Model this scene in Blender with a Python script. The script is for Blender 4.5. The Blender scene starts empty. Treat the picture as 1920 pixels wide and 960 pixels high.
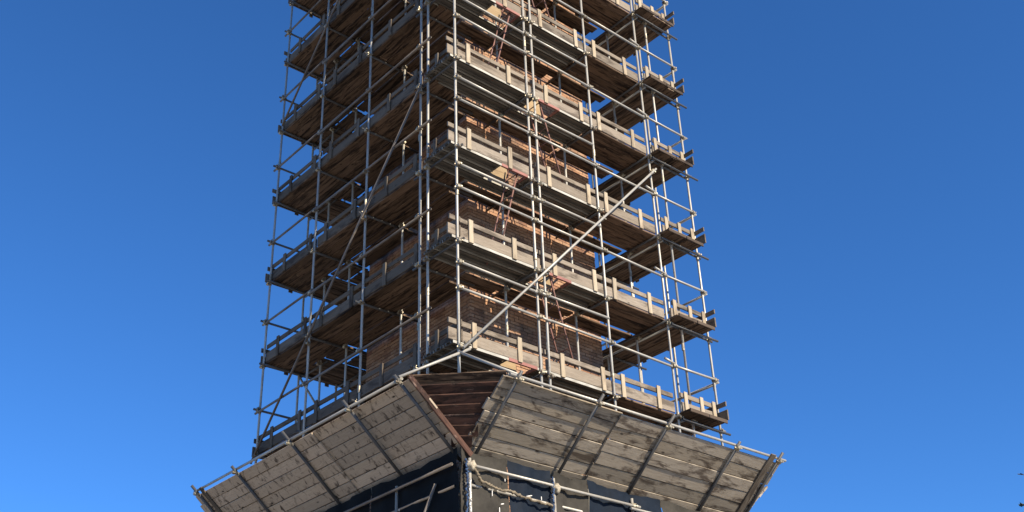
import bpy, bmesh, math, random
from mathutils import Vector, Matrix
rnd = random.Random(7)
scene = bpy.context.scene
COL = scene.collection

# ------------------------------------------------------------------ camera, sky, sun, exposure
GZ = -9.65                                   # street level (z = 0 is the lowest working deck)
CAM = Vector((-10.61586624, -13.20182526, -8.04754704))
yaw, pit, rol, FPX = math.radians(48.07533), math.radians(29.75864), math.radians(-2.28521), 2144.115
fw = Vector((math.cos(pit)*math.cos(yaw), math.cos(pit)*math.sin(yaw), math.sin(pit)))
rt = Vector((math.sin(yaw), -math.cos(yaw), 0)); up = rt.cross(fw)
r2 = rt*math.cos(rol) + up*math.sin(rol); u2 = up*math.cos(rol) - rt*math.sin(rol)
cd = bpy.data.cameras.new('camera'); cam = bpy.data.objects.new('camera', cd); COL.objects.link(cam)
M = Matrix((r2, u2, -fw)).transposed().to_4x4(); M.translation = CAM
cam.matrix_world = M
cd.sensor_width = 36; cd.lens = 36*FPX/1920; cd.clip_end = 6000; cd.clip_start = .05
scene.camera = cam

SUN = Vector((.09, -1.0, .62)).normalized()   # direction towards the sun
sun_el = math.asin(SUN.z); sun_az = math.atan2(SUN.x, SUN.y)
w = bpy.data.worlds.new('World'); scene.world = w; w.use_nodes = True
nt = w.node_tree; bg = nt.nodes['Background']
sky = nt.nodes.new('ShaderNodeTexSky'); sky.sky_type = 'NISHITA'; sky.sun_disc = False
sky.sun_elevation = sun_el; sky.sun_rotation = sun_az
sky.altitude = 0; sky.air_density = 0.75; sky.dust_density = 0.0; sky.ozone_density = 10.0
hs = nt.nodes.new('ShaderNodeHueSaturation'); hs.inputs['Saturation'].default_value = 1.07
nt.links.new(sky.outputs[0], hs.inputs['Color']); nt.links.new(hs.outputs[0], bg.inputs[0]); bg.inputs[1].default_value = 0.115
sl = bpy.data.lights.new('sun', 'SUN'); sl.energy = 4.8; sl.angle = math.radians(.5); sl.color = (1, .87, .68)
so = bpy.data.objects.new('sun', sl); COL.objects.link(so)
so.rotation_euler = SUN.to_track_quat('Z', 'Y').to_euler(); so.location = (6, -12, 20)
vs = scene.view_settings
vs.view_transform = 'Standard'; vs.look = 'None'; vs.gamma = 1; vs.exposure = 0.88; vs.use_curve_mapping = False
scene.render.engine = 'CYCLES'
scene.cycles.max_bounces = 8; scene.cycles.diffuse_bounces = 5; scene.cycles.transparent_max_bounces = 12

# ------------------------------------------------------------------ materials
def mat(name):
    m = bpy.data.materials.new(name); m.use_nodes = True
    return m, m.node_tree, m.node_tree.nodes['Principled BSDF']
def N(t, kind, **kw):
    n = t.nodes.new(kind)
    for k, v in kw.items(): setattr(n, k, v)
    return n
def ramp(t, fac, stops):
    r = N(t, 'ShaderNodeValToRGB'); e = r.color_ramp.elements
    while len(e) < len(stops): e.new(.5)
    for q, (p, c) in zip(e, stops):
        q.position = p; q.color = (*c, 1) if len(c) == 3 else c
    t.links.new(fac, r.inputs[0]); return r.outputs[0]
def mix(t, a, b, fac, mode='MIX'):
    m = N(t, 'ShaderNodeMix', data_type='RGBA', blend_type=mode)
    for s, v in ((m.inputs[0], fac), (m.inputs[6], a), (m.inputs[7], b)):
        if isinstance(v, (int, float)): s.default_value = v
        elif isinstance(v, tuple): s.default_value = (*v, 1)
        else: t.links.new(v, s)
    return m.outputs[2]
def coords(t, scale=(1, 1, 1), per_object=True):
    tc = N(t, 'ShaderNodeTexCoord'); mp = N(t, 'ShaderNodeMapping'); mp.inputs['Scale'].default_value = scale
    if per_object:
        oi = N(t, 'ShaderNodeObjectInfo'); mu = N(t, 'ShaderNodeVectorMath', operation='MULTIPLY_ADD')
        cx = N(t, 'ShaderNodeCombineXYZ')
        for i, k in enumerate((37., 19., 53.)):
            mm = N(t, 'ShaderNodeMath', operation='MULTIPLY'); mm.inputs[1].default_value = k
            t.links.new(oi.outputs['Random'], mm.inputs[0]); t.links.new(mm.outputs[0], cx.inputs[i])
        ad = N(t, 'ShaderNodeVectorMath', operation='ADD')
        t.links.new(tc.outputs['Object'], ad.inputs[0]); t.links.new(cx.outputs[0], ad.inputs[1])
        t.links.new(ad.outputs[0], mp.inputs[0])
    else: t.links.new(tc.outputs['Object'], mp.inputs[0])
    return mp.outputs[0]
def noise(t, vec, scale, detail=4, rough=.55, dist=0):
    n = N(t, 'ShaderNodeTexNoise'); n.inputs['Scale'].default_value = scale; n.inputs['Detail'].default_value = detail
    n.inputs['Roughness'].default_value = rough; n.inputs['Distortion'].default_value = dist
    t.links.new(vec, n.inputs['Vector']); return n.outputs[0]
def bump(t, b, h, strength=.4, dist=.01):
    n = N(t, 'ShaderNodeBump'); n.inputs['Strength'].default_value = strength; n.inputs['Distance'].default_value = dist
    t.links.new(h, n.inputs['Height']); t.links.new(n.outputs[0], b.inputs['Normal'])
def wood(name, c1, c2, stain, amount, vary=.35, stain_scale=1.6, knot=True, splash=None, sstretch=(.8, 2.6, 2.6)):
    m, t, b = mat(name)
    g = noise(t, coords(t, (1.2, 22, 22)), 2.2, 6, .6, .6)
    col = ramp(t, g, [(.28, c2), (.72, c1)])
    fine = noise(t, coords(t, (3, 90, 90)), 3, 3, .6)
    col = mix(t, col, ramp(t, fine, [(.3, (.55, .53, .5)), (.6, (1, 1, 1))]), .6, 'MULTIPLY')
    s = noise(t, coords(t, sstretch), stain_scale, 7, .68, .5)
    sm = ramp(t, s, [(.62 - amount, (0, 0, 0)), (.74 - amount, (1, 1, 1))])
    col = mix(t, col, stain, sm)
    if knot:
        v = N(t, 'ShaderNodeTexVoronoi'); v.inputs['Scale'].default_value = 1.0
        t.links.new(coords(t, (2.2, 5.5, .5)), v.inputs['Vector'])
        kf = ramp(t, v.outputs['Distance'], [(.04, (1, 1, 1)), (.13, (0, 0, 0))])
        col = mix(t, col, tuple(.45*x for x in stain), kf)
    if splash:
        p = noise(t, coords(t, (1.1, 2.4, 2.4)), 3.4, 6, .7, .3)
        col = mix(t, col, splash, ramp(t, p, [(.60, (0, 0, 0)), (.70, (.75, .75, .75))]))
    oi = N(t, 'ShaderNodeObjectInfo')
    vv = ramp(t, oi.outputs['Random'], [(0, (1-vary, 1-vary, 1-vary)), (.5, (1, .97, .93)), (1, (1+vary*.5, 1+vary*.5, 1+vary*.55))])
    col = mix(t, col, vv, 1.0, 'MULTIPLY')
    t.links.new(col, b.inputs['Base Color']); b.inputs['Roughness'].default_value = .88
    b.inputs['Specular IOR Level'].default_value = .2
    bump(t, b, g, .5, .006)
    return m
def metal(name, col, metallic, rough, dirt, amount=.5, rust=None):
    m, t, b = mat(name)
    n = noise(t, coords(t, (1.3, 3, 3)), 2.0, 4, .6)
    c = ramp(t, n, [(.35, dirt), (.35+amount*.5, col)])
    if rust:
        n2 = noise(t, coords(t, (4, 9, 9)), 3, 6, .7)
        c = mix(t, c, rust, ramp(t, n2, [(.58, (0, 0, 0)), (.68, (1, 1, 1))]))
    t.links.new(c, b.inputs['Base Color']); b.inputs['Metallic'].default_value = metallic
    t.links.new(ramp(t, n, [(.3, (rough+.2,)*3), (.7, (rough,)*3)]), b.inputs['Roughness'])
    return m
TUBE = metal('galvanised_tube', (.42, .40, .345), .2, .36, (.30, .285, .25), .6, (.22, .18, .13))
SHADETUBE = metal('shaded_brown_tube', (.17, .145, .12), .1, .5, (.10, .085, .07), .5, (.12, .07, .045))  # brown tube of the left face, its shade put into the darker colour
DARKTUBE = metal('dark_tube', (.075, .076, .076), .1, .42, (.05, .05, .05), .5, (.11, .08, .06))  # darker tube colour for rafters, transoms, right-end ledgers and back rails
STEELUNDER = metal('shaded_steel_underside', (.135, .125, .10), 0, .6, (.085, .078, .065), .6)  # same steel made darker: shade beneath the decks put into the colour
CLAMP = metal('zinc_clamp', (.42, .38, .28), .6, .42, (.16, .13, .10), .5, (.22, .12, .06))
STEEL = metal('steel_plank', (.40, .385, .335), .15, .5, (.24, .225, .185), .5)
RED = metal('red_painted_steel', (.27, .105, .08), 0, .55, (.19, .08, .065), .5, (.2, .12, .09))
REDTUBE = metal('red_oxide_tube', (.22, .10, .072), .1, .55, (.13, .07, .055), .5)
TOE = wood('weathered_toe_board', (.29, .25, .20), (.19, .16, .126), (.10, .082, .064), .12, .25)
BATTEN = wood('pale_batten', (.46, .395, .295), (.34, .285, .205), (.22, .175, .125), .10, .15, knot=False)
SHADEBOARD = wood('shaded_toe_board', (.175, .147, .112), (.115, .095, .073), (.06, .047, .036), .12, .25)  # darker copy of the toe board wood, shade of the unlit faces included
DARKBOARD = wood('dark_end_board', (.11, .085, .065), (.07, .052, .04), (.03, .022, .018), .1, .2)
DECK = wood('stained_deck_board', (.20, .138, .092), (.12, .081, .055), (.026, .017, .012), .15, .4, 2.6, True, (.26, .19, .125), (.55, 5.2, 5.2))
FAN = wood('fan_board', (.53, .44, .335), (.42, .345, .26), (.065, .05, .038), .085, .28, 2.0, True, None, (5.0, 2.2, 1))
FANGREY = wood('grey_fan_board', (.36, .315, .25), (.25, .215, .168), (.085, .067, .051), .13, .3, 2.4, True)
REDWOOD = wood('red_brown_board', (.105, .055, .040), (.052, .028, .021), (.022, .014, .012), .15, .3, 2.0, True, (.22, .16, .13))
PLY = wood('plywood', (.40, .30, .18), (.30, .22, .13), (.18, .12, .075), .08, .15, knot=False)

def brick_material():
    m, t, b = mat('brick')
    n = noise(t, coords(t, (4, 4, 4)), 2, 5, .6)
    oi = N(t, 'ShaderNodeObjectInfo')
    geo = N(t, 'ShaderNodeNewGeometry')
    isl = ramp(t, geo.outputs['Random Per Island'], [(0, (.27, .135, .078)), (.4, (.43, .24, .135)), (.75, (.48, .29, .175)), (1, (.33, .205, .135))])
    ob = ramp(t, oi.outputs['Random'], [(0, (.8, .8, .8)), (1, (1.1, 1.08, 1.05))])
    c = mix(t, isl, ob, 1., 'MULTIPLY')
    so_ = noise(t, coords(t, (.9, .9, .35), False), 1.4, 6, .65)
    c = mix(t, c, (.055, .045, .04), ramp(t, so_, [(.50, (0, 0, 0)), (.66, (.8, .8, .8))]))
    c = mix(t, c, ramp(t, n, [(.3, (.6, .55, .5)), (.6, (1, 1, 1))]), .7, 'MULTIPLY')
    t.links.new(c, b.inputs['Base Color']); b.inputs['Roughness'].default_value = .9
    bump(t, b, n, .5, .008); return m
BRICK = brick_material()
def plain(name, c1, c2, scale, rough=.9):
    m, t, b = mat(name); n = noise(t, coords(t, per_object=False), scale, 6, .6)
    t.links.new(ramp(t, n, [(.35, c2), (.65, c1)]), b.inputs['Base Color']); b.inputs['Roughness'].default_value = rough
    bump(t, b, n, .3, .01); return m
MORTAR = plain('mortar', (.13, .10, .075), (.07, .056, .045), 6)
def net_material(name, c, holes):
    m, t, b = mat(name); b.inputs['Roughness'].default_value = .7
    v = coords(t, (1, 1, 1))
    n = noise(t, v, 2.5, 8, .75)
    t.links.new(ramp(t, n, [(.3, tuple(.5*x for x in c)), (.7, tuple(1.15*x for x in c))]), b.inputs['Base Color'])
    b.inputs['Specular IOR Level'].default_value = .08
    return m
NETGREY = net_material('grey_net', (.05, .046, .039), 1.0)
NETBLUE = net_material('navy_net', (.011, .017, .028), 1.0)
NETDARK = net_material('dark_net', (.009, .0095, .010), 1.0)
BLUEROPE = plain('blue_cord', (.04, .08, .16), (.02, .04, .09), 9)
WHITESTRIP = plain('white_strip', (.75, .74, .70), (.55, .54, .5), 5)
NETROLL = plain('rolled_net', (.22, .18, .12), (.10, .08, .055), 7)
PALEBUNDLE = plain('pale_bundled_net', (.42, .37, .28), (.22, .19, .14), 12)

# ------------------------------------------------------------------ helpers
WM = {}
def put(o, world, parent=None):
    COL.objects.link(o); WM[o.name] = world
    if parent is not None:
        o.parent = parent; o.matrix_parent_inverse = WM[parent.name].inverted()
    o.matrix_basis = world
    return o
def thing(name, loc, label, cat, group=None):
    o = bpy.data.objects.new(name, None); o.empty_display_size = .2
    put(o, Matrix.Translation(loc)); o['label'] = label; o['category'] = cat
    if group: o['group'] = group
    return o
def frame(x, up_hint, loc):
    x = x.normalized(); z = (up_hint - x*up_hint.dot(x)).normalized(); y = z.cross(x)
    m = Matrix((x, y, z)).transposed().to_4x4(); m.translation = loc; return m
MC = {}
def mesh_from(bm, name, m, smooth=False):
    me = bpy.data.meshes.new(name); bm.to_mesh(me); bm.free(); me.materials.append(m)
    if smooth:
        for p in me.polygons: p.use_smooth = True
    return me
def box_bm(bm, x0, x1, y0, y1, z0, z1):
    v = [bm.verts.new(c) for c in ((x0,y0,z0),(x1,y0,z0),(x1,y1,z0),(x0,y1,z0),(x0,y0,z1),(x1,y0,z1),(x1,y1,z1),(x0,y1,z1))]
    for f in ((0,3,2,1),(4,5,6,7),(0,1,5,4),(1,2,6,5),(2,3,7,6),(3,0,4,7)): bm.faces.new([v[i] for i in f])
def plank_mesh(L, wd, th, m, var):
    k = ('plank', round(L, 2), round(wd, 3), round(th, 3), m.name, var)
    if k not in MC:
        r = random.Random(hash(k[1:4]) % 9999 + var*17); bm = bmesh.new()
        n = 4 if L > .7 else 2; rings = []
        sag = r.uniform(-.006, .010)*min(L, 2)/2; cup = r.uniform(-.003, .003); twist = r.uniform(-.012, .012)
        ch = min(.008, th*.22)
        for i in range(n+1):
            f = i/n; x = L*(f-.5)
            if i in (0, n): x += r.uniform(-.012, .012)*min(1, L)
            s = -4*sag*f*(1-f); a = twist*(f-.5); dw = r.uniform(-.004, .004)
            pts = []
            for (yy, zz) in ((-wd/2, -th/2+ch), (-wd/2+ch, -th/2), (wd/2-ch, -th/2), (wd/2, -th/2+ch), (wd/2, th/2-ch), (wd/2-ch, th/2), (-wd/2+ch, th/2), (-wd/2, th/2-ch)):
                yy = yy*(1+dw/wd); pts.append(bm.verts.new((x, yy, zz + s + a*yy*2 + cup*(abs(yy)/wd))))
            rings.append(pts)
        for a, b in zip(rings, rings[1:]):
            for j in range(8): bm.faces.new((a[j], b[j], b[(j+1) % 8], a[(j+1) % 8]))
        bm.faces.new(rings[0]); bm.faces.new(rings[-1][::-1])
        bmesh.ops.recalc_face_normals(bm, faces=bm.faces[:])
        MC[k] = mesh_from(bm, 'plank', m)
    return MC[k]
def plank(name, p0, p1, wd, th, m, parent=None, upv=(0, 0, 1)):
    p0, p1 = Vector(p0), Vector(p1); d = p1-p0
    if rnd.random() < .5: d = -d
    o = bpy.data.objects.new(name, plank_mesh(d.length, wd, th, m, rnd.randrange(3)))
    return put(o, frame(d, Vector(upv), (p0+p1)/2), parent)
def tube_mesh(L, r, m, hollow=True):
    k = ('tube', round(L, 2), round(r, 4), m.name)
    if k not in MC:
        bm = bmesh.new(); n = 12
        prof = [(-L/2, r*.84), (-L/2, r), (L/2, r), (L/2, r*.84)]
        rg = [[bm.verts.new((x, q*math.cos(2*math.pi*i/n), q*math.sin(2*math.pi*i/n))) for i in range(n)] for x, q in prof]
        rg.append([bm.verts.new((L/2-.15, r*.82*math.cos(2*math.pi*i/n), r*.82*math.sin(2*math.pi*i/n))) for i in range(n)])
        rg.insert(0, [bm.verts.new((-L/2+.15, r*.82*math.cos(2*math.pi*i/n), r*.82*math.sin(2*math.pi*i/n))) for i in range(n)])
        for a, b in zip(rg, rg[1:]):
            for i in range(n): bm.faces.new((a[i], a[(i+1) % n], b[(i+1) % n], b[i]))
        bm.faces.new(rg[0]); bm.faces.new(rg[-1][::-1])
        bmesh.ops.recalc_face_normals(bm, faces=bm.faces[:])
        me = mesh_from(bm, 'tube', m)
        for p in me.polygons: p.use_smooth = len(p.vertices) == 4
        MC[k] = me
    return MC[k]
R0 = .0242
def tube(name, p0, p1, parent=None, r=R0, m=None):
    p0, p1 = Vector(p0), Vector(p1); d = p1-p0
    if name in ('guard_rail', 'transom', 'ledger') and d.length > .4:  # nobody cuts or levels tubes exactly
        e_ = d.normalized()*rnd.uniform(-.03, .07); p1 = p1 + e_ + Vector((0, 0, rnd.uniform(-.015, .015))); p0 = p0 + Vector((0, 0, rnd.uniform(-.015, .015))); d = p1-p0
    o = bpy.data.objects.new(name, tube_mesh(d.length, r, m or TUBE))
    h = Vector((0, 0, 1)) if abs(d.normalized().z) < .9 else Vector((1, 0, 0))
    return put(o, frame(d, h, (p0+p1)/2), parent)
def ring(bm, axis, c, r0, L, n=10):
    a = 'xyz'.index(axis); vs_ = []
    for e in (-L/2, L/2):
        row = []
        for i in range(n):
            v = [0, 0, 0]; v[a] = e; v[(a+1) % 3] = r0*math.cos(2*math.pi*i/n); v[(a+2) % 3] = r0*math.sin(2*math.pi*i/n)
            row.append(bm.verts.new(Vector(v)+Vector(c)))
        vs_.append(row)
    for i in range(n): bm.faces.new((vs_[0][i], vs_[0][(i+1) % n], vs_[1][(i+1) % n], vs_[1][i]))
    bm.faces.new(vs_[0][::-1]); bm.faces.new(vs_[1])
def coupler_mesh():
    bm = bmesh.new()
    ring(bm, 'z', (0, 0, 0), .033, .056)                       # sleeve on the upright
    ring(bm, 'x', (0, -.054, 0), .033, .056)                   # sleeve on the crossing tube
    box_bm(bm, -.02, .02, -.045, -.01, -.022, .022)            # saddle
    ring(bm, 'y', (.044, -.022, .004), .009, .11, 6); ring(bm, 'y', (.044, -.085, .004), .016, .018, 6)   # bolt and nut
    ring(bm, 'x', (.0, -.054, .046), .009, .09, 6); ring(bm, 'y', (-.042, -.01, 0), .016, .03, 6)
    box_bm(bm, .025, .055, -.03, .0, -.018, .02)
    bmesh.ops.recalc_face_normals(bm, faces=bm.faces[:])
    return mesh_from(bm, 'coupler', CLAMP)
COUPLER = coupler_mesh()
bm = bmesh.new(); ring(bm, 'z', (0, 0, 0), .0295, .15, 12); ring(bm, 'x', (.03, 0, .03), .008, .03, 6); ring(bm, 'x', (.03, 0, -.03), .008, .03, 6)
SLEEVE = mesh_from(bm, 'sleeve', CLAMP)
def coupler(pos, rz, parent, tilt=0):
    pos = Vector(pos) + Vector((0, 0, rnd.uniform(-.015, .015))); rz += rnd.uniform(-.25, .25)
    m = Matrix.Translation(pos) @ Matrix.Rotation(rz, 4, 'Z') @ Matrix.Rotation(tilt, 4, 'Y')
    return put(bpy.data.objects.new('coupler', COUPLER), m, parent)

# ------------------------------------------------------------------ ground
bm = bmesh.new(); s = 3000
bm.faces.new([bm.verts.new(c) for c in ((-s, -s, 0), (s, -s, 0), (s, s, 0), (-s, s, 0))])
m, t, b = mat('pale_paving')
n1 = noise(t, coords(t, per_object=False), .4, 8, .6); n2 = noise(t, coords(t, per_object=False), 9, 4, .6)
c = mix(t, ramp(t, n1, [(.35, (.25, .235, .212)), (.65, (.33, .312, .285))]), ramp(t, n2, [(.3, (.82, .82, .82)), (.7, (1, 1, 1))]), 1., 'MULTIPLY')
t.links.new(c, b.inputs['Base Color']); b.inputs['Roughness'].default_value = .9; bump(t, b, n2, .2, .01)
g = put(bpy.data.objects.new('ground', mesh_from(bm, 'ground', m)), Matrix.Translation((0, 0, GZ))); g['kind'] = 'structure'

# ------------------------------------------------------------------ the brick tower inside the scaffold
CX0, CX1, CY0, CY1, CTOP = 1.4, 4.86, 1.4, 4.78, 15.6
tower = thing('brick_tower', ((CX0+CX1)/2, (CY0+CY1)/2, GZ), 'square orange brick tower standing inside the scaffold', 'tower')
bm = bmesh.new(); box_bm(bm, CX0+.012, CX1-.012, CY0+.012, CY1-.012, GZ+.01, CTOP)
put(bpy.data.objects.new('tower_core', mesh_from(bm, 'tower_core', MORTAR)), Matrix(), tower)
BL, BH, BD = .21, .058, .07; CO = .0715
bm0 = bmesh.new(); box_bm(bm0, -BL/2, BL/2, 0, BD, -BH/2, BH/2); BRICKME = mesh_from(bm0, 'brick', BRICK)
bm = bmesh.new(); singles = []
def brick_face(o, d, length, nrm, single):
    z = -2.6; row = 0
    while z < CTOP-.1:
        off = 0 if row % 2 else BL/2+.005; x = -off; row += 1
        while x < length-.02:
            a = max(x, .0); e = min(x+BL, length)
            if e-a > .03:
                j = rnd.uniform(-.005, .006); p = o + d*((a+e)/2)
                rel = (z+.035) % 2.0
                if single and 1.76 < rel and z > -.2 and z < 12 and abs(e-a-BL) < .001:
                    singles.append((p + nrm*j, z))
                else:
                    hl = (e-a)/2; q = [p + d*sx*hl + nrm*(j if k else -.05) + Vector((0, 0, z+sz*BH/2)) for k in (1, 0) for sx, sz in ((-1,-1),(1,-1),(1,1),(-1,1))]
                    v = [bm.verts.new(c) for c in q]
                    bm.faces.new(v[:4])
                    for i in range(4): bm.faces.new((v[i], v[4+i], v[4+(i+1) % 4], v[(i+1) % 4]))
            x += BL+.01
        z += CO
brick_face(Vector((CX0, CY0, 0)), Vector((1, 0, 0)), CX1-CX0, Vector((0, -1, 0)), True)
brick_face(Vector((CX0, CY0, 0)), Vector((0, 1, 0)), CY1-CY0, Vector((-1, 0, 0)), False)
brick_face(Vector((CX1, CY0, 0)), Vector((0, 1, 0)), CY1-CY0, Vector((1, 0, 0)), False)
bmesh.ops.recalc_face_normals(bm, faces=bm.faces[:])
bw = put(bpy.data.objects.new('brickwork', mesh_from(bm, 'brickwork', BRICK)), Matrix(), tower); bw['kind'] = 'stuff'
singles = singles[:300]
for p, z in singles:
    put(bpy.data.objects.new('brick', BRICKME), Matrix.Translation((p.x, p.y, z)), tower)

# ------------------------------------------------------------------ tube scaffold frame
LEV = [0, 2.012, 3.98, 6.0, 7.985, 10.03, 11.98, 13.98]
ORD = ['lowest', 'second', 'third', 'fourth', 'fifth', 'sixth', 'seventh', 'eighth']
XS = [0, 1.81, 2.0, 3.604, 5.325, 5.715, 6.549]
YS = [.85, 1.107, 2.89, 4.74, 6.514]
SX, SY = 6.549, 6.514
TOP = 15.4
sc = thing('tube_scaffold', (SX/2, SY/2, GZ), 'galvanised tube scaffold frame wrapped round the brick tower, with braces and clamps', 'scaffold')
def standard(x, y, z0, z1, cz=(), rz=0.0):
    o = tube('standard', (x+rnd.uniform(-.012, .012), y+rnd.uniform(-.012, .012), z0), (x+rnd.uniform(-.012, .012), y+rnd.uniform(-.012, .012), z1), sc)
    for z in cz: coupler((x, y, z), rz, o)
    zs_ = rnd.uniform(-1.2, 1.6)
    while zs_ < z1-.3:                                           # sleeve joints where two tube lengths meet
        put(bpy.data.objects.new('sleeve', SLEEVE), Matrix.Translation((x, y, zs_)), o); zs_ += rnd.choice((3.0, 4.0, 5.0))
    return o
PI = math.pi
vis = LEV[:7]
cR = [z-.05 for z in vis]
for i, x in enumerate(XS):
    cz = list(cR)
    if i in (0, 1, 3, 4, 6): cz += [z+1.03 for z in vis] 
    if i in (0, 1, 2): cz += [z+1.53 for z in vis[:6]]
    lo = GZ+.02 if i != 5 else -1.0
    standard(x, 0, lo, TOP - .3*(i % 3), cz, 0)
for i, y in enumerate(YS):
    cz = [z-.05 for z in vis] + ([z+.95 for z in vis] if i != 0 else [])
    standard(0, y, GZ+.02, TOP - .25*(i % 3), cz, -PI/2)
for x in (1.81, 3.604, 5.325): standard(x, .85, GZ+.02, TOP, [z-.05 for z in vis], 0)
for y in (2.80, 4.70, 5.66): standard(.85, y, GZ+.02, TOP, [z-.05 for z in vis], -PI/2)
for y in (.92, 1.9, 3.7, 5.5, SY): standard(SX, y, GZ+.02, TOP, [], PI/2)
for y in (1.9, 3.7, 5.5): standard(5.55, y, GZ+.02, TOP)
for x in (.86, 1.8, 3.6, 5.4): standard(x, SY, GZ+.02, TOP)
for x in (1.8, 3.6): standard(x, 5.62, GZ+.02, TOP)
OFF = .052
for li, z in enumerate(LEV + [-2.05]):
    zl = z-.10
    # ledgers (only where the photograph shows them)
    tube('ledger', (5.42, -.05, zl+.02), (5.42, 6.6, zl+.02), sc)
    tube('ledger', (5.3, -.12, zl+.0), (6.72, -.12, zl+.0), sc, m=DARKTUBE)
    # transoms
    zt = z-.012
    for x in (.06, 1.86, 3.66, 5.27): tube('transom', (x, -.10, zt), (x, 1.32, zt), sc, m=DARKTUBE)
    for y in (1.16, 2.95, 4.79, 6.45): tube('transom', (-.13, y, zt), (1.32, y, zt), sc, m=DARKTUBE)
    for y in (.06, 1.85, 3.65, 5.45, 6.4): tube('transom', (5.38, y, zt), (6.68, y, zt), sc, m=DARKTUBE)
    for x in (.95, 1.86, 3.66, 5.3): tube('transom', (x, 5.52, zt), (x, 6.64, zt), sc, m=DARKTUBE)
    if z < -1 or z > 13: continue
    # guard rails: two on the corner bays of the right-hand face, one elsewhere
    gy = -.05
    for h in (1.03, 1.53):
        tube('guard_rail', (.0, gy, z+h+.01), (1.74, gy, z+h-.01), sc)
        tube('guard_rail', (1.74, gy, z+h-.01), (1.79, gy+.03, z+h+.045), sc, .018)
        tube('guard_rail', (1.84, gy, z+h), (2.06, gy, z+h-.01), sc)
        tube('guard_rail', (2.0, gy, z+h), (3.56, gy, z+h-.005), sc)
    tube('guard_rail', (3.6, gy, z+1.02), (5.28, gy, z+1.0), sc)
    tube('guard_rail', (5.05, gy-.01, z+1.12), (5.34, gy-.01, z+1.07), sc)
    tube('guard_rail', (5.3, gy, z+1.04), (6.62, gy, z+1.05), sc)
    gx = -.05
    tube('guard_rail', (gx, .7, z+.95), (gx, 4.8, z+.93), sc, m=SHADETUBE); tube('guard_rail', (gx, 4.65, z+.97), (gx, 6.62, z+.95), sc, m=SHADETUBE)
    tube('guard_rail', (-.12, SY+.05, z+1.02), (6.7, SY+.05, z+1.02), sc, m=DARKTUBE)
    tube('guard_rail', (SX+.05, -.08, z+1.0), (SX+.05, 3.4, z+1.0), sc); tube('guard_rail', (SX+.05, 3.3, z+1.02), (SX+.05, 6.6, z+1.0), sc)
    tube('end_rail', (SX, -.03, z+.96), (SX-.02, 1.0, z+.96), sc)
    for cx, cy, rz in ((SX, SY, PI), (0, SY, -PI/2)): coupler((cx, cy, z+1.0), rz, sc)
# diagonal braces
br = tube('brace', (-.02, -.135, -.12), (5.36, -.135, 5.62), sc); br['label'] = 'long bright diagonal tube across the sunlit face'
tube('brace', (-.11, .92, 5.88), (-.11, 6.52, -.16), sc, m=SHADETUBE); tube('brace', (-.11, 2.2, 12.45), (-.11, 6.33, 8.02), sc, m=SHADETUBE)
tube('brace', (.9, SY+.06, 2.0), (2.6, SY+.06, 0), sc)
for y, z in ((1.02, 5.77), (2.86, 3.79), (4.70, 1.81), (6.4, .0)): coupler((-.03, y, z), -PI/2, sc, .8)
for x, z in ((.1, .0), (2.0, 2.03), (3.6, 3.74), (5.3, 5.56)): coupler((x, -.05, z), 0, sc, .8)

# ------------------------------------------------------------------ decks
def steel_mesh(L, wd=.262, flange=.055):
    k = ('steel', round(L, 2), wd)
    if k not in MC:
        bm = bmesh.new()
        for s in (-1, 1): box_bm(bm, -L/2, L/2, s*wd/2-.004, s*wd/2+.004, -flange, -.007)
        nb = len(bm.faces)
        box_bm(bm, -L/2, L/2, -wd/2, wd/2, -.006, 0)
        for y in (-.065, .065): box_bm(bm, -L/2, L/2, y-.018, y+.018, -.042, -.007)
        for s in (-1, 1): box_bm(bm, s*(L/2-.03)-.02, s*(L/2-.03)+.02, -wd/2+.006, wd/2-.006, -flange+.004, -.044)
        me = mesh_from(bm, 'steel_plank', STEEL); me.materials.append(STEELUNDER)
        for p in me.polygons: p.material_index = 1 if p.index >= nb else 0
        MC[k] = me
    return MC[k]
def steel_plank(x0, x1, y, z, parent, wd=.262):
    return put(bpy.data.objects.new('steel_plank', steel_mesh(x1-x0, wd)), Matrix.Translation(((x0+x1)/2, y, z)), parent)
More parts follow.
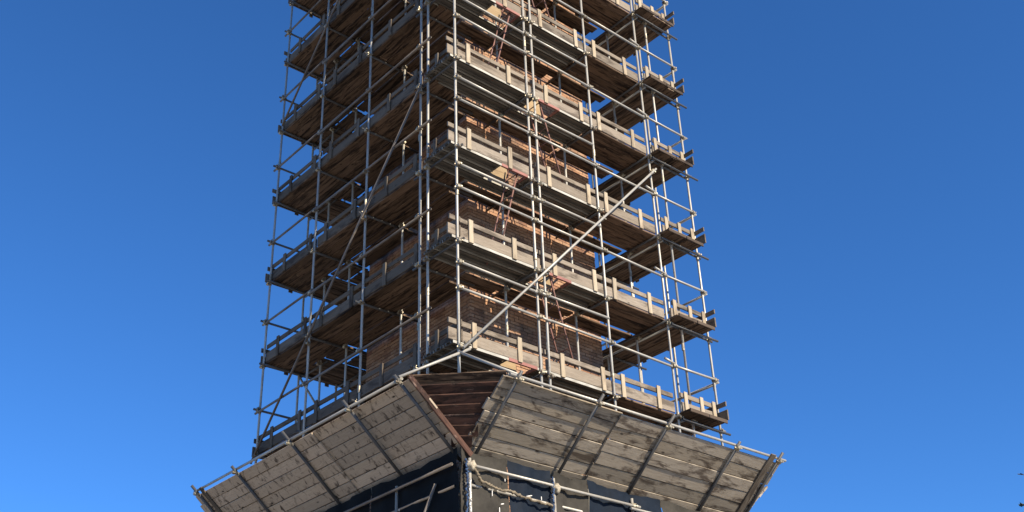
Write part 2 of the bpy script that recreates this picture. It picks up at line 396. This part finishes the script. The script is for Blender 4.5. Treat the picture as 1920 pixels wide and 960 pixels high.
for li, z in enumerate(LEV):
    zt = z+.078                                   # top of the steel planks
    o = ORD[li]
    # right-hand (sunlit) face
    d = thing('scaffold_deck', (2.6, .5, z), f'{o} working deck up on the sunlit right face, ribbed steel planks and timber', 'deck', 'decks of the sunlit right face')
    h0, h1 = (1.1, 1.75) if li % 2 == 0 else (2.06, 2.72)
    for bi, (a, e) in enumerate(((-.10, 1.84), (1.85, 3.64))):
        for k in range(3):
            y = .163+.268*k
            if h0 > a and h1 < e and k < 2:
                steel_plank(a, h0, y, zt, d); steel_plank(h1, e, y, zt, d)
            else: steel_plank(a, e, y, zt, d)
    # hatch: red frame and raised plywood trapdoor
    bm = bmesh.new()
    box_bm(bm, h0, h1, .022, .06, -.058, 0)
    box_bm(bm, h1-.03, h1-.001, .061, .3, -.05, -.002)
    put(bpy.data.objects.new('hatch_frame', mesh_from(bm, 'hatch_frame', RED)), Matrix.Translation((0, 0, zt+.002)), d)
    td = plank('trapdoor', (h0+.04, .56, zt+.27), (h1-.04, .56, zt+.27), .46, .018, PLY, d, (0, -1, .12))
    z += .042
    for k in range(4):
        y = .13+.203*k + rnd.uniform(-.004, .004)
        plank('plank', (3.66+rnd.uniform(-.06, .02), y, z-.004+rnd.uniform(0, .006)), (5.36+rnd.uniform(-.04, .12), y, z-.004), .193, .042, DECK, d)
    for a, e in ((.86, 1.9), (1.93, 3.62), (3.64, 5.15+rnd.uniform(-.2, .2))):
        j = rnd.uniform(-.012, .012)
        plank('plank', (a+rnd.uniform(-.02, .05), .995+j, z-.012), (e+rnd.uniform(-.06, .02), .995+j, z-.008), .190, .04, DECK, d)
        plank('plank', (a+rnd.uniform(-.02, .06), 1.180+j, z-.01), (e-rnd.uniform(0, .2), 1.180+j, z-.012), .176, .04, DECK, d)
    # left-hand (shaded) face
    d = thing('scaffold_deck', (.5, 3.6, z), f'{o} working deck up on the shaded left face, stained timber boards', 'deck', 'decks of the shaded left face')
    for k in range(4):
        x = .13+.203*k+rnd.uniform(-.004, .004)
        cut = 3.0+rnd.choice((0, 1.83))+rnd.uniform(-.12, .12)
        plank('plank', (x, .84+rnd.uniform(-.05, .03), z), (x, cut-.006, z-.002), .193, .042, DECK, d)
        plank('plank', (x, cut+.006, z+.003), (x, 6.56+rnd.uniform(-.08, .05), z-.001), .193, .042, DECK, d)
    for a, e in ((1.34, 2.93), (2.97, 4.78), (4.80, 5.58)):
        j = rnd.uniform(-.012, .012)
        plank('plank', (.985+j, a, z), (.985+j, e-rnd.uniform(0, .1), z+.003), .212, .04, DECK, d)
        plank('plank', (1.203+j, a+rnd.uniform(0, .05), z+.002), (1.203+j, e-rnd.uniform(0, .12), z), .212, .04, DECK, d)
    z -= .042
    # far right-hand side, running away from the camera
    d = thing('scaffold_deck', (5.95, 3.2, z), f'{o} working deck up along the far right side, timber boards running away', 'deck', 'decks of the far right side')
    zq = z+.046
    for k in range(5):
        x = 5.435+.215*k
        cut = 3.65+rnd.uniform(-.2, .2); f0 = -.27+rnd.uniform(-.03, .03)
        plank('plank', (x, f0, zq), (x, cut-.005, zq+.003), .210, .042, DECK, d)
        plank('plank', (x, cut+.005, zq), (x, 6.6+rnd.uniform(-.1, .05), zq+.002), .210, .042, DECK, d)
    for a, e in ((5.33, 5.86), (5.88, 6.41)): plank('end_board', (a, -.305, zq-.008), (e, -.305, zq-.006), .075, .03, DARKBOARD, d, (0, -1, 0))
    # back side
    d = thing('scaffold_deck', (3.2, 6.1, z), f'{o} working deck up across the back, timber boards behind the left corner pole', 'deck', 'decks of the back side')
    for k in range(3): plank('plank', (1.34+rnd.uniform(0, .06), 4.98+.208*k, z+.032), (5.25+rnd.uniform(-.3, .05), 4.98+.208*k, z+.034), .202, .04, DECK, d)
    for k in range(5):
        y = 5.68+.203*k; cut = 3.0+rnd.uniform(-.3, .9)
        plank('plank', (.835+rnd.uniform(-.01, .05), y, z+.044), (cut-.005, y, z+.042), .193, .042, DECK, d)
        plank('plank', (cut+.005, y, z+.042), (5.36+rnd.uniform(-.05, .02), y, z+.044), .193, .042, DECK, d)

# ------------------------------------------------------------------ toe-board panels
BAYR = [((-.17, 1.92), (.33, 1.33), 'in the bay beside the near corner pole'), ((1.97, 3.60), (2.32, 3.34), 'in the middle bay'), ((3.62, 5.30), (3.88, 4.87), 'in the bay towards the right')]
BAYL = [((1.13, 2.95), (1.25, 2.2), 'in the bay nearest the near corner'), ((2.97, 4.72), (3.32, 4.34), 'in the middle bay'), ((4.74, 6.52), (4.96, 5.98), 'at the left corner pole')]
def panel(li, axis, c, a, e, batt, label, group, out, mb, mt, dz=0):
    z = LEV[li]+dz; j = lambda s=.006: rnd.uniform(-s, s)
    P = (lambda s, o, h: (s, c+o, h)) if axis == 'x' else (lambda s, o, h: (c+o, s, h))
    d = thing('toe_board_panel', P((a+e)/2, 0, z), label, 'toe board', group)
    nrm = P(0, out, 0); nrm = Vector((0, out, 0)) if axis == 'x' else Vector((out, 0, 0))
    plank('toe_board', P(a+j(.03), 0, z+.118+j()), P(e+j(.03), 0, z+.118+j()), .215, .034, mb, d, nrm)
    plank('rail_board', P(a+j(.03), 0, z+.358+j()), P(e+j(.03), 0, z+.358+j()), .098, .032, mb, d, nrm)
    for s in batt:
        s += j(.03); plank('batten', P(s+j(.008), out*.034, z-.025+j(.01)), P(s, out*.034, z+.43+j(.015)), .098, .03, mt, d, nrm)
for li in range(7):
    o = ORD[li]; od = o + (' deck up' if li else ' deck')
    for (a, e), bt, wh in BAYR:
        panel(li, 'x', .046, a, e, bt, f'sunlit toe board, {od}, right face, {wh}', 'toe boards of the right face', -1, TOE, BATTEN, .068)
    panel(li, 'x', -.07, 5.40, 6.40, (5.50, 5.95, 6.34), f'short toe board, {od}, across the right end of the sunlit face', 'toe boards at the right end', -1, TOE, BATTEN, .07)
    for (a, e), bt, wh in BAYL:
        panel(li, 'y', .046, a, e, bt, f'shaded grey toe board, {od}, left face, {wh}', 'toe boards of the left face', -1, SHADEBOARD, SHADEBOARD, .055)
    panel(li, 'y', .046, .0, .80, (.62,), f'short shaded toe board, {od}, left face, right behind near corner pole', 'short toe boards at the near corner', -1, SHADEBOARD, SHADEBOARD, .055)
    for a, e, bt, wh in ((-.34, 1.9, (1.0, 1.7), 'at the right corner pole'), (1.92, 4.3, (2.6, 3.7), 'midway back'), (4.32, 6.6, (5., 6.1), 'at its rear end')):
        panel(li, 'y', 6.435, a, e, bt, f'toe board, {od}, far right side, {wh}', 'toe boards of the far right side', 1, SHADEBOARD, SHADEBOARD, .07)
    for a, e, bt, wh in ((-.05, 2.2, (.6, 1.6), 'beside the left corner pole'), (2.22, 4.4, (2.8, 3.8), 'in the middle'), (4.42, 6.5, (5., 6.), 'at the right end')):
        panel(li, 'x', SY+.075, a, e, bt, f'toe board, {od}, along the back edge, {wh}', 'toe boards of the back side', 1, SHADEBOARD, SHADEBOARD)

# ------------------------------------------------------------------ ladders through the hatches
for li in range(6):
    zb, zt2 = LEV[li]+.03, LEV[li+1]+.45
    up_even = (li+1) % 2 == 0                                   # hatch of the deck above lies in the corner bay
    xt, xb = (1.66, 1.02) if up_even else (2.14, 2.86)
    ld = thing('ladder', (xb, .3, zb), f'thin red-brown ladder rising from the {ORD[li]} deck to the hatch above', 'ladder', 'red ladders inside the scaffold')
    for y in (.12, .44): tube('ladder_rail', (xb, y, zb), (xt, y, zt2), ld, .016, REDTUBE)
    nr = 9
    for k in range(nr):
        f = (k+.6)/nr; tube('rung', (xb+(xt-xb)*f, .122, zb+(zt2-zb)*f), (xb+(xt-xb)*f, .438, zb+(zt2-zb)*f), ld, .011, REDTUBE)

# ------------------------------------------------------------------ protection fans
PHI = math.atan2(1.01, 1.17); CP, SP = math.cos(PHI), math.sin(PHI); BZ = -1.92
def fan_pt(side, along, s, n=0.0):              # s: distance up the slope, n: offset along the upward normal
    o_ = s*CP - n*SP; z = BZ + s*SP + n*CP       # upward normal points up and back towards the tower
    if side == 'R': return Vector((along, -(s*CP - n*SP), z))
    if side == 'L': return Vector((-(s*CP - n*SP), along, z))
    return Vector((SX+(s*CP - n*SP), along, z))
def fan_n(side): return {'R': Vector((0, SP, CP)), 'L': Vector((SP, 0, CP)), 'Q': Vector((-SP, 0, CP))}[side]
def fan(side, label, rafters, sets, wbase, mb, rail):
    base = fan_pt(side, (rafters[0]+rafters[-1])/2, 0)
    d = thing('protection_fan', base, label, 'catch fan')
    n = fan_n(side)
    for a, e, lift, rows, top in sets:
        wd = top/rows; s = .0
        for k in range(rows):
            j = rnd.uniform(-.02, .02); tl = rnd.uniform(-.006, .006)
            # a board may tuck under its upper neighbour: a small step shows its sunlit edge
            st = lift + (.012 if (k % 3 == 1) else 0) + rnd.uniform(-.004, .004)
            if side == 'L': st = lift; tl *= .4
            if k: plank('sky_block_strip', fan_pt(side, a+.1, s, lift+.045), fan_pt(side, e-.1, s, lift+.045), .075, .02, DARKBOARD, d, n)  # added strip over each seam, blocks the sky so gaps stay dark
            plank('fan_board', fan_pt(side, a+j, s+wd/2+tl, st), fan_pt(side, e+rnd.uniform(-.06, .06), s+wd/2-tl, st), (wd-.011 if side == 'L' else wd-.009)+rnd.uniform(-.003, .001), .034, mb, d, n)
            s += wd
    for y, tip in rafters_t(rafters):
        tube('rafter', fan_pt(side, y, -.12, -.05), fan_pt(side, y, 1.53+tip, -.05), d, .027, DARKTUBE)
        coupler(fan_pt(side, y, 1.50, -.062), {'R': 0, 'L': -PI/2, 'Q': PI/2}[side], d, .4)
    tube('edge_rail', fan_pt(side, rail[0], 1.535, -.01), fan_pt(side, rail[1], 1.55, -.01), d)
    return d
def rafters_t(r): return [(y, .17+.05*((i*7) % 3-1)) for i, y in enumerate(r)]
fr = fan('R', 'sloping grey timber catch fan jutting out below the sunlit right face', [.20, 1.93, 3.60, 5.42, 6.62],
         [(-.02, 2.62, .045, 7, 1.47), (2.56, 6.74, .0, 6, 1.46)], .22, FANGREY, (.05, 6.86))
plank('cleat', fan_pt('R', 6.46, -.1, -.035), fan_pt('R', 6.44, 1.6, -.035), .14, .034, SHADEBOARD, fr, fan_n('R'))
fl = fan('L', 'sloping brown stained timber catch fan jutting out below the shaded left face', [.0, 1.36, 3.17, 5.03, 6.50],
         [(-.20, 3.08, .038, 7, 1.47), (2.60, 6.74, .0, 7, 1.47)], .21, FAN, (-.05, 6.64))
plank('cleat', fan_pt('L', 6.33, -.1, -.035), fan_pt('L', 6.33, 1.58, -.035), .10, .034, SHADEBOARD, fl, fan_n('L'))
bd = plank('edge_board', fan_pt('L', -.19, -.05, .03), fan_pt('L', -.19, 1.5, .02), .035, .10, REDWOOD, fl, fan_n('L'))
bd['label'] = 'rusty brown edge board at the open corner of the fan'
fan('Q', 'far right catch fan, its broken board ends peeping past the right corner', [.3, 2.0, 3.8, 5.6], [(-.12, 3.2, .0, 7, 1.45), (3.15, 6.6, .03, 7, 1.45)], .21, FANGREY, (.1, 6.7))
# corner infill between the two fans
ci = thing('corner_infill', (0, 0, BZ), 'dark red-brown boards closing the triangular gap between the two catch fans', 'boarding')
cn = Vector((SP*1.0, SP*1.0, CP)).normalized()
rows = 7; top = 1.50
for k in range(rows):
    s0 = .18+(top-.18)*k/rows; s1 = .18+(top-.18)*(k+1)/rows; sm_ = (s0+s1)/2
    pl, pr = fan_pt('L', -.06, sm_), fan_pt('R', -.0, sm_); lift = .03+.026*k
    dv = (pr-pl).normalized()
    plank('infill_board', pl - dv*.02 + cn*lift, pr + dv*.05 + cn*lift, .20, .03, REDWOOD if k < rows-1 else DECK, ci, (cn + Vector((0, 0, .16))).normalized())
# tie tubes holding the open corner of the fans back to the near corner pole
tube('tie_tube', fan_pt('L', -.02, 1.58, -.02), (.17, -.075, -.06), sc); tube('tie_tube', (-.04, -.06, -.17), fan_pt('R', .22, 1.55, .02), sc)

# ------------------------------------------------------------------ lower lifts: outer tubes and debris netting
for x in (.02, 1.77, 3.6, 5.4, 6.7): tube('standard', (x, -.2, GZ+.02), (x, -.2, -1.98 if x > .1 else -2.0), sc)
for y in (1.4, 3.2, 5.0, 6.6): tube('standard', (-.2, y, GZ+.02), (-.2, y, -2.05), sc)
for z in (-2.13, -4.1, -6.1, -8.1):
    tube('ledger', (-.05, -.25, z), (3.75, -.25, z), sc); tube('ledger', (3.5, -.25, z-.05), (6.9, -.25, z-.05), sc)
    tube('ledger', (-.25, -.1, z), (-.25, 6.7, z-.02), sc, m=SHADETUBE); tube('ledger', (-.05, -.15, z-.27), (6.8, -.15, z-.27), sc); tube('ledger', (-.15, -.05, z-.3), (-.15, 6.7, z-.3), sc, m=SHADETUBE)
for x in (.02, 1.77, 3.6, 5.4): coupler((x, -.2, -2.13), 0, sc); 
tube('brace', (-.22, .35, -2.3), (-.3, 1.6, -4.3), sc, m=SHADETUBE)
def net(name, axis, c, a, e, ztop, m, label, sag=.065):
    bm = bmesh.new(); nx, nz = 14, 28; g_ = {}
    for i in range(nx+1):
        for k in range(nz+1):
            s = a+(e-a)*i/nx; f = k/nz; z = ztop - (ztop-GZ-.05)*f**1.3
            ripple = sag*(math.sin(s*9+f*7)+.6*math.sin(s*23+f*31)+.5*math.sin(f*60))*.35 + rnd.uniform(-.004, .004)
            zz = z - (.05*math.sin(math.pi*i/nx) if k == 0 else 0)
            g_[i, k] = bm.verts.new((s, c+ripple, zz) if axis == 'x' else (c+ripple, s, zz))
    for i in range(nx):
        for k in range(nz): bm.faces.new((g_[i, k], g_[i+1, k], g_[i+1, k+1], g_[i, k+1]))
    me = mesh_from(bm, name, m, True)
    o = put(bpy.data.objects.new(name, me), Matrix()); o['label'] = label; o['category'] = 'netting'; o['group'] = 'debris netting below the fans'
    for q in range(6):
        sx_ = rnd.uniform(a+.1, e-.1); zz = ztop-.25-rnd.random()*1.3; L_ = rnd.uniform(.03, .12); dx = rnd.choice((0, 0, L_)); dz = L_ if not dx else -.3*L_
        p0 = (sx_, c-.045, zz) if axis == 'x' else (c-.045, sx_, zz); p1 = (sx_+dx, c-.045, zz-dz) if axis == 'x' else (c-.045, sx_+dx, zz-dz)
        plank('net_tie', p0, p1, .014, .006, WHITESTRIP, o, (0, -1, 0) if axis == 'x' else (-1, 0, 0))
    return o
net('debris_netting', 'x', -.165, -.13, .83, -1.84, NETGREY, 'grey debris net just right of the near corner below the fan')
net('debris_netting', 'x', -.17, .84, 1.74, -1.84, NETBLUE, 'navy debris net between the two grey nets below the right fan')
net('debris_netting', 'x', -.165, 1.80, 2.55, -1.84, NETGREY, 'grey debris net second from the near corner below the right fan')
net('debris_netting', 'x', -.17, 2.56, 4.4, -1.84, NETBLUE, 'navy debris net at the bottom edge under the right fan')
net('debris_netting', 'x', -.165, 4.42, 6.7, -1.84, NETGREY, 'grey debris net farthest right, under the far end of the right fan')
net('debris_netting', 'y', -.165, -.15, 2.2, -1.84, NETDARK, 'near black debris net just left of the near corner below the fan')
net('debris_netting', 'y', -.17, 2.22, 4.4, -1.84, NETDARK, 'near black debris net in the middle under the left fan')
net('debris_netting', 'y', -.165, 4.42, 6.6, -1.84, NETDARK, 'near black debris net farthest left, under the left fan')
def ragged(name, path, r, m, label, cat, amp=.02, n=60):
    bm = bmesh.new(); prev = None; P = [Vector(p) for p in path]
    for i in range(n+1):
        f = i/n*(len(P)-1); k = min(int(f), len(P)-2); p = P[k].lerp(P[k+1], f-k)
        p = p + Vector((rnd.uniform(-amp, amp), rnd.uniform(-amp, amp)*.5, rnd.uniform(-amp, amp)))
        d = (P[k+1]-P[k]).normalized(); h = Vector((0, 0, 1)) if abs(d.z) < .8 else Vector((1, 0, 0)); a = d.cross(h).normalized(); b_ = d.cross(a)
        rr = r*rnd.uniform(.6, 1.35); row = [bm.verts.new(p + (a*math.cos(q*PI/4)+b_*math.sin(q*PI/4))*rr) for q in range(8)]
        if prev:
            for q in range(8): bm.faces.new((prev[q], prev[(q+1) % 8], row[(q+1) % 8], row[q]))
        prev = row
    bmesh.ops.recalc_face_normals(bm, faces=bm.faces[:])
    o = put(bpy.data.objects.new(name, mesh_from(bm, name, m, True)), Matrix()); o['label'] = label; o['category'] = cat; return o
ragged('rolled_netting', [(.06, -.27, -2.17), (.18, -.25, -2.33), (.5, -.25, -2.40), (.8, -.25, -2.40), (1.2, -.25, -2.45), (1.72, -.25, -2.47)], .024, NETROLL, 'sagging roll of brownish netting tied along the tube right of the near corner', 'netting', .014)
ragged('edge_cord', [(-.07, -.24, -2.05), (-.06, -.23, -2.6), (-.08, -.23, -3.4), (-.07, -.23, -5)], .016, BLUEROPE, 'frayed blue net edging hanging down at the near corner', 'cord', .02, 110)
ragged('edge_cord', [(-.035, -.27, -2.35), (-.03, -.26, -3.2), (-.04, -.26, -5)], .012, WHITESTRIP, 'white frayed net strip hanging beside the blue edging at the near corner', 'cord', .014, 110)
ragged('edge_cord', [(1.70, -.26, -2.0), (1.66, -.27, -2.6), (1.67, -.26, -3.4), (1.66, -.26, -5)], .016, BLUEROPE, 'frayed blue net edging hanging at the second pole below the right fan', 'cord', .02, 110)
for (x, y, z), lb in (((.02, -.235, -2.13), 'bundle of pale net knotted round the tube joint at the near corner'), ((1.78, -.235, -2.16), 'bundle of pale net knotted round the second tube joint')):
    bm = bmesh.new(); bmesh.ops.create_icosphere(bm, subdivisions=3, radius=.07)
    for v in bm.verts: v.co *= 1+.35*math.sin(v.co.x*70+z)*math.sin(v.co.y*60)+rnd.uniform(-.12, .16); v.co.x *= 1.3
    o = put(bpy.data.objects.new('net_bundle', mesh_from(bm, 'net_bundle', PALEBUNDLE, True)), Matrix.Translation((x, y, z))); o['label'] = lb; o['category'] = 'netting'

# ------------------------------------------------------------------ tree beyond the right edge of the picture
LEAF = plain('dark_leaf', (.055, .075, .035), (.025, .04, .018), 3); BARK = plain('bark', (.10, .08, .06), (.05, .04, .03), 8)
tb = Vector((32.6, .85, GZ))
tree = thing('broadleaf_tree', tb, 'dark leafy tree beyond the right edge, only its outermost twigs showing', 'tree')
def limb(bm, p, q, r0, r1, n=7):
    d = (q-p).normalized(); h = Vector((0, 0, 1)) if abs(d.z) < .9 else Vector((1, 0, 0)); a = d.cross(h).normalized(); b_ = d.cross(a)
    rows_ = [[bm.verts.new(c_ + (a*math.cos(2*PI*i/n)+b_*math.sin(2*PI*i/n))*r) for i in range(n)] for c_, r in ((p, r0), (q, r1))]
    for i in range(n): bm.faces.new((rows_[0][i], rows_[0][(i+1) % n], rows_[1][(i+1) % n], rows_[1][i]))
def leaf(bm, p, s_):
    a = Vector((rnd.gauss(0, 1), rnd.gauss(0, 1), rnd.gauss(0, .6))).normalized(); h = a.cross(Vector((rnd.gauss(0, 1), rnd.gauss(0, 1), rnd.gauss(0, 1)))).normalized()
    bm.faces.new([bm.verts.new(p + v) for v in (-a*s_, h*s_*.45, a*s_, -h*s_*.45)])
bt_, bl_ = bmesh.new(), bmesh.new(); c0 = tb + Vector((0, 0, 10.6))
limb(bt_, tb, tb+Vector((.1, .05, 4)), .32, .24); limb(bt_, tb+Vector((.1, .05, 4)), tb+Vector((0, .2, 8)), .24, .15); limb(bt_, tb+Vector((0, .2, 8)), tb+Vector((.1, 0, 12.4)), .15, .03)
for k in range(46):
    th_ = rnd.uniform(0, 2*PI); ph = rnd.uniform(-.7, 1.2); r_ = rnd.uniform(1.6, 2.7)
    tip = c0 + Vector((math.cos(th_)*math.cos(ph)*r_, math.sin(th_)*math.cos(ph)*r_, math.sin(ph)*3.4))
    st_ = tb + Vector((.05, .1, rnd.uniform(4.5, 10.5))); limb(bt_, st_, st_.lerp(tip, .6)+Vector((0, 0, .2)), .07, .04); limb(bt_, st_.lerp(tip, .6)+Vector((0, 0, .2)), tip, .04, .012)
    for q in range(70):
        p = tip + Vector((rnd.gauss(0, .38), rnd.gauss(0, .38), rnd.gauss(0, .3)))
        leaf(bl_, p, rnd.uniform(.07, .13))
for tip, n_ in ((Vector((30.21, 4.97, 5.21)), 2), (Vector((30.63, 5.36, 4.22)), 8)):     # two long outer twigs
    root = tb + Vector((.05, .1, tip.z-GZ-2.2)); mid = root.lerp(tip, .6)+Vector((0, 0, .35))
    limb(bt_, root, mid, .06, .035); limb(bt_, mid, tip, .035, .014)
    for q in range(n_): leaf(bl_, tip + (mid-tip)*rnd.uniform(.0, .07) + Vector((0, 0, rnd.uniform(-.05, .05))), .10)
    for q in range(40): leaf(bl_, mid + (tip-mid)*rnd.uniform(-.6, .55) + Vector((rnd.gauss(0, .2), rnd.gauss(0, .2), rnd.gauss(0, .2))), .10)
put(bpy.data.objects.new('trunk', mesh_from(bt_, 'trunk', BARK)), Matrix(), tree)
put(bpy.data.objects.new('crown', mesh_from(bl_, 'crown', LEAF)), Matrix(), tree)
